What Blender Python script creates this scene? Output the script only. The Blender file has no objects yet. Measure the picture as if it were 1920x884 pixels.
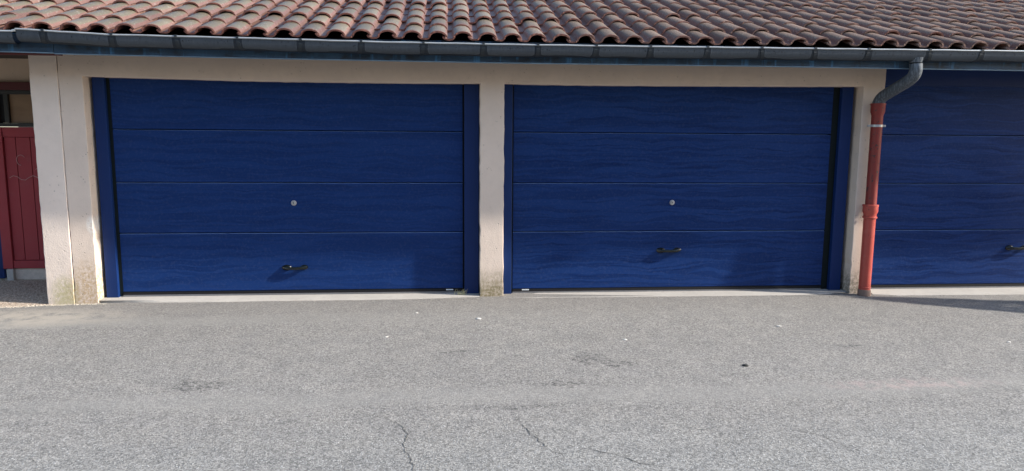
import bpy, bmesh, math, random
from mathutils import Vector, Matrix, noise
random.seed(7)
C = bpy.context.scene.collection
S = bpy.context.scene
R = math.radians

# ------------------------------------------------------------------ camera
cam_d = bpy.data.cameras.new('camera')
cam = bpy.data.objects.new('camera', cam_d)
C.objects.link(cam)
S.camera = cam
yaw, pit, rol = 0.0892, 0.1399, 0.0075
r0 = Vector((math.cos(yaw), -math.sin(yaw), 0))
fw = Vector((math.sin(yaw)*math.cos(pit), math.cos(yaw)*math.cos(pit), -math.sin(pit)))
up0 = r0.cross(fw)
rt = r0*math.cos(rol) + up0*math.sin(rol)
up = -r0*math.sin(rol) + up0*math.cos(rol)
M = Matrix.Identity(4)
for i in range(3):
    M[i][0], M[i][1], M[i][2] = rt[i], up[i], -fw[i]
CAM = Vector((-0.3278, -7.1984, 1.6423))
M.translation = CAM
cam.matrix_world = M
cam_d.sensor_width = 36
cam_d.lens = 1387/1920*36
cam_d.clip_start = 0.05
cam_d.clip_end = 800

# ------------------------------------------------------------------ world, sun, exposure
SUN_EL, SUN_AZ = R(29.5), R(77.5)          # azimuth measured from the wall's outward normal towards +X
w = bpy.data.worlds.new('World'); S.world = w; w.use_nodes = True
nt = w.node_tree
sky = nt.nodes.new('ShaderNodeTexSky'); sky.sky_type = 'NISHITA'; sky.sun_disc = False
sky.sun_elevation = SUN_EL; sky.sun_rotation = math.pi - SUN_AZ   # rotation clockwise from +Y
sky.dust_density = 1.0; sky.air_density = 1.0
bg = nt.nodes['Background']; bg.inputs[1].default_value = 0.15
nt.links.new(sky.outputs[0], bg.inputs[0])
sun_dir = Vector((math.sin(SUN_AZ)*math.cos(SUN_EL), -math.cos(SUN_AZ)*math.cos(SUN_EL), math.sin(SUN_EL)))
sd = bpy.data.lights.new('sun', 'SUN'); sd.energy = 3.7; sd.angle = R(1.6); sd.color = (1, 0.95, 0.87)
sun = bpy.data.objects.new('sun', sd); C.objects.link(sun)
sun.rotation_euler = sun_dir.to_track_quat('Z', 'Y').to_euler()
S.view_settings.view_transform = 'Standard'; S.view_settings.look = 'None'
S.view_settings.exposure = 1.28; S.view_settings.gamma = 1

# ------------------------------------------------------------------ helpers
def link(o, parent=None):
    C.objects.link(o)
    if parent: o.parent = parent
    return o
def obj(name, bm, mats, parent=None, loc=None, smooth=False, bevel=0, angle=40):
    me = bpy.data.meshes.new(name); bmesh.ops.recalc_face_normals(bm, faces=bm.faces[:]); bm.to_mesh(me); bm.free()
    if not isinstance(mats, (list, tuple)): mats = [mats]
    for m in mats: me.materials.append(m)
    o = bpy.data.objects.new(name, me); link(o, parent)
    if loc is not None: o.location = loc
    if smooth:
        me.shade_smooth()
        try: me.set_sharp_from_angle(angle=R(angle))
        except Exception: pass
    if bevel:
        b = o.modifiers.new('bevel', 'BEVEL'); b.width = bevel; b.segments = 2; b.limit_method = 'ANGLE'; b.angle_limit = R(35)
        b.harden_normals = False
    return o
def thing(name, label, cat, loc=(0,0,0), group=None):
    o = bpy.data.objects.new(name, None); link(o); o.location = loc
    o['label'] = label; o['category'] = cat
    if group: o['group'] = group
    return o
def tag(o, label, cat, group=None):
    o['label'] = label; o['category'] = cat
    if group: o['group'] = group
    return o
def box(bm, x0, x1, y0, y1, z0, z1, mi=0):
    v = [bm.verts.new((x, y, z)) for z in (z0, z1) for y in (y0, y1) for x in (x0, x1)]
    for q in ((0,2,3,1),(4,5,7,6),(0,1,5,4),(2,6,7,3),(0,4,6,2),(1,3,7,5)):
        f = bm.faces.new([v[i] for i in q]); f.material_index = mi
def boxo(name, x0, x1, y0, y1, z0, z1, m, parent=None, bevel=0.0):
    bm = bmesh.new(); cx, cy, cz = (x0+x1)/2, (y0+y1)/2, z0
    box(bm, x0-cx, x1-cx, y0-cy, y1-cy, 0, z1-z0)
    return obj(name, bm, m, parent, (cx, cy, cz), bevel=bevel)
def prism(bm, pts, y0, y1, jitter=0):
    """pts: (x,z) outline, extruded in y"""
    a = [bm.verts.new((x, y0, z)) for x, z in pts]; b = [bm.verts.new((x, y1, z)) for x, z in pts]
    fa = bm.faces.new(a); fb = bm.faces.new(b[::-1]); n = len(pts)
    for i in range(n): bm.faces.new((a[i], b[i], b[(i+1) % n], a[(i+1) % n]))
    return fa, fb
def tube(bm, path, rad, n=16, cap=True, rads=None):
    path = [Vector(p) for p in path]; rings = []
    for i, p in enumerate(path):
        t = (path[min(i+1, len(path)-1)]-path[max(i-1, 0)]).normalized()
        a = t.cross(Vector((0, 0, 1)));
        if a.length < 0.3: a = t.cross(Vector((0, 1, 0)))
        a.normalize(); b = t.cross(a)
        if i and a.dot(pa) < 0 and abs(a.dot(pa)) > 0.3: a, b = -a, -b
        if i:                                # parallel transport
            a = (pa - t*pa.dot(t)).normalized(); b = t.cross(a)
        pa = a
        rr = rads[i] if rads else rad
        rings.append([bm.verts.new(p+(a*math.cos(k*2*math.pi/n)+b*math.sin(k*2*math.pi/n))*rr) for k in range(n)])
    for i in range(len(rings)-1):
        for k in range(n): bm.faces.new((rings[i][k], rings[i][(k+1)%n], rings[i+1][(k+1)%n], rings[i+1][k]))
    if cap: bm.faces.new(rings[0][::-1]); bm.faces.new(rings[-1])
def lathe(bm, prof, n=24):
    """prof: (radius, z) closed by caps"""
    rings = [[bm.verts.new((r*math.cos(k*2*math.pi/n), r*math.sin(k*2*math.pi/n), z)) for k in range(n)] for r, z in prof]
    for i in range(len(rings)-1):
        for k in range(n): bm.faces.new((rings[i][k], rings[i][(k+1)%n], rings[i+1][(k+1)%n], rings[i+1][k]))
    bm.faces.new(rings[0][::-1]); bm.faces.new(rings[-1])
def interp(tab, x):
    if x <= tab[0][0]: return tab[0][1]
    for (a, p), (b, q) in zip(tab, tab[1:]):
        if x <= b: return p+(q-p)*(x-a)/(b-a)
    return tab[-1][1]

# ------------------------------------------------------------------ node helper
class N:
    def __init__(s, name, rough=0.8, metal=0.0, spec=0.5):
        s.m = bpy.data.materials.new(name); s.m.use_nodes = True; s.t = s.m.node_tree
        s.b = s.t.nodes['Principled BSDF']; s.b.inputs['Roughness'].default_value = rough
        s.b.inputs['Metallic'].default_value = metal; s.b.inputs['Specular IOR Level'].default_value = spec
        s.tc = s.t.nodes.new('ShaderNodeTexCoord'); s.geo = s.t.nodes.new('ShaderNodeNewGeometry')
        s.P = s.geo.outputs['Position']; s.O = s.tc.outputs['Object']
    def n(s, typ, **kw):
        nd = s.t.nodes.new(typ)
        for k, v in kw.items(): setattr(nd, k, v)
        return nd
    def set(s, sock, v):
        if hasattr(v, 'is_linked') or isinstance(v, bpy.types.NodeSocket): s.t.links.new(v, sock)
        else:
            if isinstance(v, (tuple, list)) and len(v) == 3 and sock.type == 'RGBA': v = (*v, 1)
            sock.default_value = v
    def map(s, v, sc=(1,1,1), loc=(0,0,0)):
        nd = s.n('ShaderNodeMapping'); s.set(nd.inputs[0], v); nd.inputs[3].default_value = sc; nd.inputs[1].default_value = loc
        return nd.outputs[0]
    def noise(s, v, scale, detail=3, rough=0.55, dist=0.0, col=False):
        nd = s.n('ShaderNodeTexNoise'); s.set(nd.inputs['Vector'], v)
        nd.inputs['Scale'].default_value = scale; nd.inputs['Detail'].default_value = detail
        nd.inputs['Roughness'].default_value = rough; nd.inputs['Distortion'].default_value = dist
        return nd.outputs['Color' if col else 'Fac']
    def vor(s, v, scale, feat='F1', out='Distance', rnd=1.0):
        nd = s.n('ShaderNodeTexVoronoi'); nd.feature = feat; s.set(nd.inputs['Vector'], v)
        nd.inputs['Scale'].default_value = scale; nd.inputs['Randomness'].default_value = rnd
        return nd.outputs[out]
    def math(s, op, a, b=0.0, c=0.0, clamp=False):
        nd = s.n('ShaderNodeMath', operation=op, use_clamp=clamp); s.set(nd.inputs[0], a); s.set(nd.inputs[1], b); s.set(nd.inputs[2], c)
        return nd.outputs[0]
    def ramp(s, v, lo, hi, a=0.0, b=1.0, smooth=True):
        nd = s.n('ShaderNodeMapRange'); nd.interpolation_type = 'SMOOTHSTEP' if smooth else 'LINEAR'
        s.set(nd.inputs[0], v); nd.inputs[1].default_value = lo; nd.inputs[2].default_value = hi
        nd.inputs[3].default_value = a; nd.inputs[4].default_value = b
        return nd.outputs[0]
    def mix(s, f, a, b, mode='MIX'):
        nd = s.n('ShaderNodeMix', data_type='RGBA', blend_type=mode); s.set(nd.inputs[0], f); s.set(nd.inputs[6], a); s.set(nd.inputs[7], b)
        return nd.outputs[2]
    def sep(s, v):
        nd = s.n('ShaderNodeSeparateXYZ'); s.set(nd.inputs[0], v); return nd.outputs
    def comb(s, x, y, z):
        nd = s.n('ShaderNodeCombineXYZ'); s.set(nd.inputs[0], x); s.set(nd.inputs[1], y); s.set(nd.inputs[2], z); return nd.outputs[0]
    def ell(s, P, cx, cy, rx, ry, ax=(0, 1), soft=0.0):
        """1 inside an ellipse centred at (cx,cy) of P's axes ax, falling to 0"""
        q = s.sep(P)
        a = s.math('DIVIDE', s.math('SUBTRACT', q[ax[0]], cx), rx); b = s.math('DIVIDE', s.math('SUBTRACT', q[ax[1]], cy), ry)
        d = s.math('ADD', s.math('MULTIPLY', a, a), s.math('MULTIPLY', b, b))
        return s.ramp(d, 0.0, 1.0, 1.0, 0.0)
    def bump(s, h, strength=0.3, dist=0.01, prev=None):
        nd = s.n('ShaderNodeBump'); s.set(nd.inputs['Height'], h); nd.inputs['Strength'].default_value = strength
        nd.inputs['Distance'].default_value = dist
        if prev is not None: s.set(nd.inputs['Normal'], prev)
        return nd.outputs[0]
    def out(s, col=None, rough=None, nrm=None):
        if col is not None: s.set(s.b.inputs['Base Color'], col)
        if rough is not None: s.set(s.b.inputs['Roughness'], rough)
        if nrm is not None: s.set(s.b.inputs['Normal'], nrm)
        return s.m

# ------------------------------------------------------------------ materials
def mat_asphalt():
    s = N('asphalt', 0.85, spec=0.35); P = s.P; q = s.sep(P)
    wob = s.noise(P, 0.9, 3); wob2 = s.math('SUBTRACT', wob, 0.5)
    yw = s.math('ADD', q[1], s.math('MULTIPLY', wob2, 0.35))
    big = s.noise(P, 0.55, 4, 0.6); mid = s.noise(P, 4.5, 4, 0.65)
    # stones of the aggregate
    cell = s.vor(P, 105, out='Color'); cs = s.n('ShaderNodeSeparateColor'); s.set(cs.inputs[0], cell)
    dist = s.vor(P, 120); cell2 = s.vor(P, 78, out='Color'); cs2 = s.n('ShaderNodeSeparateColor'); s.set(cs2.inputs[0], cell2)
    d2 = s.vor(P, 78)
    base = s.mix(big, (0.184, 0.172, 0.155), (0.238, 0.224, 0.203))
    base = s.mix(s.ramp(mid, 0.3, 0.7, 0, 0.35), base, (0.125, 0.121, 0.118))
    g = s.ramp(cs.outputs[0], 0, 1, 0.56, 1.44, False)
    grey = s.comb(g, g, g); col = s.mix(1.0, base, grey, 'MULTIPLY')
    spk = s.math('MULTIPLY', s.ramp(cs2.outputs[1], 0.66, 0.88), s.ramp(d2, 0.30, 0.55, 1, 0))
    col = s.mix(s.math('MULTIPLY', spk, 0.42), col, (0.46, 0.45, 0.43))
    void = s.math('MULTIPLY', s.ramp(cs2.outputs[2], 0.70, 0.88), s.ramp(d2, 0.3, 0.6, 1, 0))
    col = s.mix(s.math('MULTIPLY', void, 0.38), col, (0.05, 0.05, 0.05))
    # smoother dusty bands parallel to the building
    b1 = s.math('MULTIPLY', s.ramp(yw, -1.0, -0.82), s.ramp(yw, -0.68, -0.5, 1, 0))
    b2 = s.math('MULTIPLY', s.ramp(yw, -2.98, -2.8), s.ramp(yw, -2.72, -2.55, 1, 0))
    lft = s.ramp(q[0], -4.4, 1.8, 1.0, 0.25)
    bands = s.math('ADD', s.math('MULTIPLY', b1, s.math('MULTIPLY', lft, 0.6)), s.math('MULTIPLY', b2, 0.40), clamp=True)
    col = s.mix(bands, col, (0.225, 0.215, 0.196))
    # warm dust next to the wall, strongest in front of the left pillar
    near = s.math('MULTIPLY', s.ramp(yw, -1.0, 0.1), 0.45)
    col = s.mix(near, col, (0.190, 0.174, 0.156))
    sand = s.math('MULTIPLY', s.ell(P, -4.3, -0.55, 1.5, 0.45), s.ramp(s.noise(P, 6, 4), 0.3, 0.55))
    col = s.mix(s.math('MULTIPLY', sand, 0.8), col, (0.34, 0.305, 0.255))
    # cooler and cleaner towards the middle of the yard
    far = s.ramp(yw, -2.9, -3.9, 0, 0.55); col = s.mix(far, col, s.mix(1.0, col, (0.99, 1.04, 1.07), 'MULTIPLY'))
    # dark oil and wear stains
    Pn = s.n('ShaderNodeVectorMath', operation='ADD'); s.set(Pn.inputs[0], P)
    nz = s.n('ShaderNodeVectorMath', operation='SCALE'); s.set(nz.inputs[0], s.noise(P, 9, 4, col=True)); nz.inputs[3].default_value = 0.22
    s.set(Pn.inputs[1], nz.outputs[0]); PD = Pn.outputs[0]
    o = 0.11
    st = None
    for cx, cy, rx, ry, a in ((-1.90,-2.43,.22,.09,.85),(-1.98,-2.50,.16,.07,.6),(-.22,-1.81,.14,.05,.7),(.90,-2.16,.15,.08,.85),(.72,-2.05,.17,.2,.55),(.44,-2.56,.2,.07,.6),
                              (2.8,-1.83,.16,.06,.5),(.8,-1.5,.5,.1,.2),(3.3,-2.85,.5,.08,.25),(-1.3,-2.0,.6,.15,.12),(-2.9,-2.85,.9,.1,.25),(.1,-2.95,.6,.07,.3)):
        e = s.math('MULTIPLY', s.ell(PD, cx+o, cy+o, rx, ry), a)
        st = e if st is None else s.math('MAXIMUM', st, e)
    st = s.math('MULTIPLY', s.ramp(st, 0.05, 0.45), s.math('MULTIPLY', s.ramp(s.noise(P, 26, 4, 0.7), 0.42, 0.60, 0.0, 1.0), s.ramp(cs2.outputs[0], 0.2, 0.7, 0.25, 1.0)))
    col = s.mix(s.math('MULTIPLY', st, 0.85), col, (0.035, 0.035, 0.035))
    pk = s.math('MULTIPLY', s.math('MULTIPLY', s.ell(PD, 2.75+o, -2.72+o, 0.75, 0.13), s.ramp(s.noise(P, 14, 4), 0.4, 0.65)), 0.45)
    col = s.mix(pk, col, (0.36, 0.27, 0.25))
    h = s.math('ADD', s.math('MULTIPLY', s.ramp(dist, 0, 0.6, 1, 0), 0.6), s.math('ADD', s.math('MULTIPLY', s.noise(P, 260, 2), 0.5), s.math('MULTIPLY', spk, 0.5)))
    sm = s.math('SUBTRACT', 1.0, s.math('MULTIPLY', s.math('MAXIMUM', bands, sand), 0.7))
    h = s.math('MULTIPLY', h, sm)
    nr = s.bump(h, 0.6, 0.005)
    nr = s.bump(s.noise(P, 3.0, 3), 0.35, 0.03, nr)
    return s.out(col, 0.88, nr)

def mat_stucco(name, base, dirt=True, joint=False):
    s = N(name, 0.92, spec=0.25); P = s.P; q = s.sep(P)
    n1 = s.noise(P, 1.6, 4); n2 = s.noise(P, 14, 4, 0.6); n3 = s.noise(P, 90, 3, 0.6)
    col = s.mix(s.ramp(n1, 0.3, 0.7), tuple(c*0.94 for c in base), tuple(min(1, c*1.05) for c in base))
    col = s.mix(s.ramp(n2, 0.45, 0.75, 0, 0.25), col, tuple(c*0.84 for c in base))
    pits = s.math('MULTIPLY', s.ramp(s.vor(P, 26), 0.10, 0.2, 1, 0), s.ramp(s.noise(P, 7, 2), 0.52, 0.62))
    col = s.mix(s.math('MULTIPLY', pits, 0.55), col, tuple(c*0.35 for c in base))
    if dirt:
        # rising damp: brown and green algae low on the pillars
        zz = s.math('ADD', q[2], s.math('MULTIPLY', s.math('SUBTRACT', s.noise(P, 7, 5, 0.7), 0.5), 0.34))
        low = s.ramp(zz, 0.02, 0.36, 1, 0)
        spot = s.ramp(s.noise(P, 34, 4, 0.7), 0.35, 0.62)
        lowm = s.math('MULTIPLY', low, s.ramp(spot, 0, 1, 0.45, 1.0))
        cen = s.ell(P, 0.13, 0.0, 0.42, 0.62, ax=(0, 2)); le = s.ell(P, -3.70, 0.08, 0.26, 0.42, ax=(0, 2))
        ri = s.ell(P, 3.95, 0.0, 0.3, 0.3, ax=(0, 2))
        col = s.mix(s.math('MULTIPLY', lowm, 0.35), col, (0.30, 0.26, 0.20))
        col = s.mix(s.math('MULTIPLY', s.math('MULTIPLY', lowm, cen), 0.95, clamp=True), col, (0.20, 0.165, 0.085))
        col = s.mix(s.math('MULTIPLY', s.math('MULTIPLY', spot, le), 0.8), col, (0.42, 0.29, 0.16))
        col = s.mix(s.math('MULTIPLY', s.math('MULTIPLY', spot, ri), 0.8), col, (0.14, 0.12, 0.09))
        moss = s.math('MULTIPLY', s.ell(P, -3.92, 0.07, 0.15, 0.24, ax=(0, 2)), s.ramp(s.noise(P, 26, 4, 0.7), 0.3, 0.55))
        col = s.mix(s.math('MULTIPLY', moss, 0.6), col, (0.34, 0.31, 0.13))
        # darker towards the top, below the eave
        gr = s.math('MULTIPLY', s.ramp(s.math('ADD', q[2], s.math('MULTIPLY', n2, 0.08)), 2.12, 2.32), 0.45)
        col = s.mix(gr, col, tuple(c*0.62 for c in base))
        # old repair dab
        dab = s.math('MULTIPLY', s.ell(P, -3.645, 0.745, 0.055, 0.10, ax=(0, 2)), s.ramp(s.noise(P, 22, 3), 0.35, 0.5))
        col = s.mix(s.math('MULTIPLY', dab, 0.7), col, (0.74, 0.71, 0.66))
    h = s.math('ADD', s.math('MULTIPLY', n3, 0.7), s.math('SUBTRACT', s.math('MULTIPLY', n2, 0.8), pits))
    rough_low = s.ramp(q[2], 0.55, 0.95, 1.0, 0.45)
    h = s.math('MULTIPLY', h, rough_low)
    return s.out(col, 0.92, s.bump(h, 0.55, 0.006))

def mat_concrete():
    s = N('threshold_concrete', 0.9, spec=0.3); P = s.P
    n = s.noise(P, 3, 5, 0.6); col = s.mix(n, (0.30, 0.275, 0.245), (0.46, 0.43, 0.385))
    col = s.mix(s.ramp(s.noise(P, 25, 4), 0.5, 0.75, 0, 0.5), col, (0.30, 0.27, 0.235))
    return s.out(col, 0.9, s.bump(s.noise(P, 120, 3), 0.5, 0.004))

def mat_gravel():
    s = N('porch_gravel_screed', 0.92, spec=0.3); P = s.P
    c = s.vor(P, 62, out='Color'); cs = s.n('ShaderNodeSeparateColor'); s.set(cs.inputs[0], c); d = s.vor(P, 62)
    col = s.mix(cs.outputs[0], (0.34, 0.26, 0.195), (0.62, 0.50, 0.39))
    col = s.mix(s.ramp(cs.outputs[1], 0.82, 0.95), col, (0.5, 0.44, 0.36))
    col = s.mix(s.ramp(d, 0.4, 0.75, 0, 0.6), col, (0.12, 0.095, 0.075))
    return s.out(col, 0.92, s.bump(s.ramp(d, 0, 0.7, 1, 0), 0.9, 0.006))

def mat_door(name, amt, seed):
    s = N(name, 0.5, spec=0.12); P = s.P
    dn = s.n('ShaderNodeVectorMath', operation='ADD'); s.set(dn.inputs[0], P)
    wv = s.noise(s.map(P, (1.3, 1, 2.2), (seed, 0, 0)), 1.5, 3); s.set(dn.inputs[1], s.comb(0, 0, s.math('MULTIPLY', wv, 0.15)))
    D = dn.outputs[0]
    v1 = s.map(D, (0.50, 1, 12.5), (seed*3.1, 0, seed)); n1 = s.noise(v1, 2.1, 2, 0.45, 0.6)
    v2 = s.map(D, (0.8, 1, 26), (seed, 0, seed*2)); n2 = s.noise(v2, 2.2, 3, 0.55, 0.4)
    v3 = s.map(D, (3, 1, 120), (seed, 0, 0)); n3 = s.noise(v3, 4, 3, 0.6)
    band = s.ramp(n1, 0.50, 0.60); edge = s.math('MULTIPLY', s.ramp(n1, 0.46, 0.53), s.ramp(n1, 0.53, 0.60, 1, 0))
    fine = s.ramp(n2, 0.52, 0.66)
    st = s.math('MULTIPLY', s.math('ADD', s.math('MULTIPLY', band, 0.45), s.math('ADD', s.math('MULTIPLY', edge, 0.35), s.math('MULTIPLY', fine, 0.35))), amt, clamp=True)
    big = s.noise(P, 0.7, 3)
    c0 = s.mix(big, (0.0065, 0.027, 0.114), (0.0085, 0.034, 0.136))
    col = s.mix(st, c0, (0.0018, 0.011, 0.058))  # grain streaks; their difference in reflection is put into a darker blue
    dust = s.math('MULTIPLY', s.ramp(s.noise(P, 45, 4, 0.7), 0.45, 0.8), 0.05)
    col = s.mix(dust, col, (0.3, 0.33, 0.4))
    rg = s.math('ADD', 0.40, s.math('MULTIPLY', st, -0.10)); rg = s.math('ADD', rg, s.math('MULTIPLY', s.noise(P, 3, 3), 0.12))
    h = s.math('ADD', s.math('MULTIPLY', n3, 0.35), s.math('ADD', s.math('MULTIPLY', n2, 0.35), s.math('MULTIPLY', n1, 0.9)))
    nr = s.bump(h, 0.30*amt, 0.004); nr = s.bump(s.noise(P, 160, 2), 0.10, 0.002, nr)
    return s.out(col, rg, nr)

def mat_paint(name, c, rough=0.45, wear=0.25, wearc=(0.3,0.3,0.3), sc=18, spec=0.4, chips=None):
    s = N(name, rough, spec=spec); P = s.P
    n = s.noise(P, 2.5, 4); col = s.mix(n, tuple(x*0.88 for x in c), tuple(min(1, x*1.12) for x in c))
    col = s.mix(s.math('MULTIPLY', s.ramp(s.noise(P, sc, 5, 0.7), 0.5, 0.8), wear), col, wearc)
    if chips:
        col = s.mix(s.math('MULTIPLY', s.ramp(s.noise(s.map(P, (1, 1, 0.6)), 46, 3, 0.6, 0.8), chips, chips+0.05), 0.85), col, (0.035, 0.03, 0.03))
    return s.out(col, s.math('ADD', rough-0.08, s.math('MULTIPLY', s.noise(P, 9, 4), 0.2)), s.bump(s.noise(P, 70, 3), 0.2, 0.002))

def mat_zinc(name, chalk=False):
    s = N(name, 0.6, metal=0.15, spec=0.4); P = s.P
    n = s.noise(s.map(P, (1, 1, 1)), 5, 5, 0.65); f = s.noise(s.map(P, (6, 6, 1)), 9, 4)
    dark = s.mix(n, (0.008, 0.013, 0.019), (0.020, 0.028, 0.038)); lite = s.mix(f, (0.046, 0.056, 0.068), (0.092, 0.106, 0.122))
    if chalk:
        a = s.n('ShaderNodeVertexColor'); a.layer_name = 'chalk'; c = s.n('ShaderNodeSeparateColor'); s.set(c.inputs[0], a.outputs[0])
        m = s.math('ADD', c.outputs[0], s.math('MULTIPLY', s.math('SUBTRACT', s.noise(P, 16, 4, 0.7), 0.5), 0.55))
        m1 = s.ramp(m, 0.40, 0.50); col = s.mix(s.math('MULTIPLY', m1, 0.70), dark, lite)
        rim = s.math('MULTIPLY', s.ramp(m, 0.38, 0.46), s.ramp(m, 0.50, 0.60, 1, 0)); col = s.mix(s.math('MULTIPLY', rim, 0.35), col, (0.17, 0.19, 0.21))
        # black specks under the bead
        q = s.sep(P)
        sp = s.math('MULTIPLY', s.ramp(s.noise(s.map(P, (1, 1, 0.7)), 60, 2), 0.62, 0.66), c.outputs[1])
        col = s.mix(sp, col, (0.01, 0.01, 0.012))
    else:
        col = s.mix(s.ramp(n, 0.25, 0.6), s.mix(0.5, dark, lite), lite)
        col = s.mix(s.ramp(s.noise(s.map(P, (8, 8, 1.2)), 10, 4), 0.42, 0.72, 0, 0.7), col, (0.21, 0.235, 0.26))
    return s.out(col, s.math('ADD', 0.42, s.math('MULTIPLY', n, 0.3)), s.bump(s.noise(P, 30, 4), 0.15, 0.003))

def mat_fascia():
    s = N('weathered_blue_fascia', 0.55, spec=0.4); P = s.P; q = s.sep(P)
    n = s.noise(s.map(P, (1, 1, 2)), 4, 5, 0.65); v = s.noise(s.map(P, (5, 1, 0.4)), 2.2, 4, 0.6)
    col = s.mix(s.ramp(n, 0.3, 0.7), (0.012, 0.028, 0.050), (0.030, 0.075, 0.135))
    col = s.mix(s.ramp(v, 0.54, 0.64, 0, 0.9), col, (0.045, 0.155, 0.30))
    col = s.mix(s.ramp(s.noise(P, 12, 4), 0.5, 0.7, 0, 0.75), col, (0.016, 0.020, 0.027))
    return s.out(col, 0.5, s.bump(s.noise(P, 20, 4), 0.2, 0.004))

def mat_tile():
    s = N('weathered_clay_tile', 0.8, spec=0.22); O = s.O; P = s.P
    info = s.n('ShaderNodeObjectInfo'); rnd = info.outputs['Random']; q = s.sep(P); o = s.sep(O)
    # P-based so joined and single tiles match
    right = s.ramp(s.math('ADD', q[0], s.math('MULTIPLY', s.math('SUBTRACT', s.noise(P, 0.9, 3), 0.5), 3.0)), -1.5, 3.5)
    n = s.noise(P, 7, 5, 0.65); f = s.noise(P, 55, 4, 0.65); ff = s.noise(P, 170, 2)
    clay = s.mix(n, (0.135, 0.070, 0.053), (0.195, 0.108, 0.085))
    lich = s.mix(f, (0.088, 0.076, 0.050), (0.172, 0.150, 0.102))
    lichr = s.mix(f, (0.080, 0.054, 0.040), (0.235, 0.168, 0.128))
    L = s.mix(right, lich, lichr)
    at = s.n('ShaderNodeVertexColor'); at.layer_name = 'wear'; c = s.n('ShaderNodeSeparateColor'); s.set(c.inputs[0], at.outputs[0])
    cover = s.math('ADD', c.outputs[0], s.math('MULTIPLY', s.math('SUBTRACT', n, 0.5), 0.9))
    cover = s.math('ADD', cover, s.math('MULTIPLY', s.math('SUBTRACT', rnd, 0.5), 0.35))
    m = s.ramp(cover, 0.12, 0.50); m = s.math('MULTIPLY', m, s.ramp(right, 0, 1, 0.92, 0.82))
    col = s.mix(m, clay, L)
    # dark dirt of the pans and pale lichen rosettes
    col = s.mix(s.math('MULTIPLY', s.ramp(ff, 0.50, 0.64), s.ramp(right, 0, 1, 0.40, 0.7)), col, (0.022, 0.018, 0.017))
    ros = s.math('MULTIPLY', s.ramp(s.vor(P, 38), 0.18, 0.30, 1, 0), s.ramp(s.noise(P, 8, 3), 0.46, 0.56))
    col = s.mix(s.math('MULTIPLY', ros, 0.55), col, (0.27, 0.26, 0.23))
    val = s.ramp(rnd, 0, 1, 0.74, 1.20, False)
    col = s.mix(1.0, col, s.comb(val, val, val), 'MULTIPLY')
    rg = s.ramp(right, 0, 1, 0.46, 0.85)
    rg = s.math('ADD', rg, s.math('MULTIPLY', s.math('SUBTRACT', f, 0.5), 0.35))
    h = s.math('ADD', s.math('MULTIPLY', f, 0.7), s.math('MULTIPLY', n, 0.6))
    return s.out(col, rg, s.bump(h, 0.5, 0.006))

def mat_clay_edge():
    s = N('bare_clay_edge', 0.85, spec=0.3); P = s.P; q = s.sep(P)
    right = s.ramp(s.math('ADD', q[0], s.math('MULTIPLY', s.math('SUBTRACT', s.noise(P, 0.9, 3), 0.5), 3.0)), -0.5, 3.5)
    c = s.mix(s.noise(P, 9, 4), (0.235, 0.085, 0.062), (0.30, 0.135, 0.10))
    c = s.mix(s.math('MULTIPLY', right, s.ramp(s.noise(P, 3.5, 3), 0.3, 0.6, 0.35, 0.9)), c, (0.23, 0.155, 0.122))
    return s.out(c, 0.85, s.bump(s.noise(P, 80, 3), 0.5, 0.004))

def plain(name, c, rough=0.7, metal=0.0, spec=0.5, nsc=20, amp=0.15):
    s = N(name, rough, metal, spec)
    col = s.mix(s.noise(s.P, nsc, 4), tuple(x*(1-amp) for x in c), tuple(min(1, x*(1+amp)) for x in c))
    return s.out(col, None, s.bump(s.noise(s.P, nsc*4, 2), 0.1, 0.002))

MA = mat_asphalt()
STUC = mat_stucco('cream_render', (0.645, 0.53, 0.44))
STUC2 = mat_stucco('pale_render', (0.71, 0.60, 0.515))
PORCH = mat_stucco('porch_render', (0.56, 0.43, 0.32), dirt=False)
CONC = mat_concrete(); GRAV = mat_gravel()
DOOR = [mat_door('blue_woodgrain_panel_smooth', 0.58, 1.7), mat_door('blue_woodgrain_panel', 0.85, 5.3), mat_door('blue_woodgrain_panel_deep', 0.95, 9.1)]
BLUE = mat_paint('blue_frame_paint', (0.0040, 0.021, 0.098), 0.45, 0.05, (0.05, 0.1, 0.2), spec=0.25)
LEDGE = mat_paint('blue_panel_edge_highlight', (0.20, 0.31, 0.58), 0.30, 0.1, (0.3, 0.33, 0.4), spec=0.8)  # worn paint edge, with the sky's glint put into its paler blue
BLACK = plain('black_rubber', (0.006, 0.006, 0.008), 0.6, spec=0.3)
SEALG = plain('dark_green_gasket', (0.004, 0.008, 0.009), 0.7, spec=0.2)
ALU = plain('grey_aluminium_rail', (0.20, 0.20, 0.21), 0.45, 0.5)
HAND = plain('black_handle_plastic', (0.004, 0.006, 0.005), 0.22)
CHROME = plain('satin_steel', (0.42, 0.42, 0.42), 0.35, 0.35)
WHITE = plain('white_label', (0.55, 0.57, 0.58), 0.4)
DARKSLOT = plain('dark_slot', (0.01, 0.01, 0.01), 0.7)
RED1 = mat_paint('red_pipe_upper_shaded', (0.20, 0.026, 0.020), 0.5, 0.55, (0.11, 0.02, 0.018), 30, chips=0.585)  # chipped red paint, the shade on the upper pipe put into its colour
RED2 = mat_paint('red_pipe_lower_sunlit', (0.38, 0.062, 0.044), 0.45, 0.5, (0.40, 0.15, 0.11), 10, chips=0.67)  # same red paint, sunlight on the lower pipe put into a lighter colour
PIPEBASE = plain('dirty_pipe_base', (0.20, 0.13, 0.10), 0.9)
ZINC = mat_zinc('grey_zinc'); ZINCG = mat_zinc('chalky_zinc_gutter', True)
ZLIP = plain('bright_zinc_bead', (0.33, 0.35, 0.36), 0.42, 0.3, nsc=8, amp=0.35)
STRAP = plain('dark_zinc_strap', (0.014, 0.020, 0.026), 0.5, 0.1)
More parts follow.
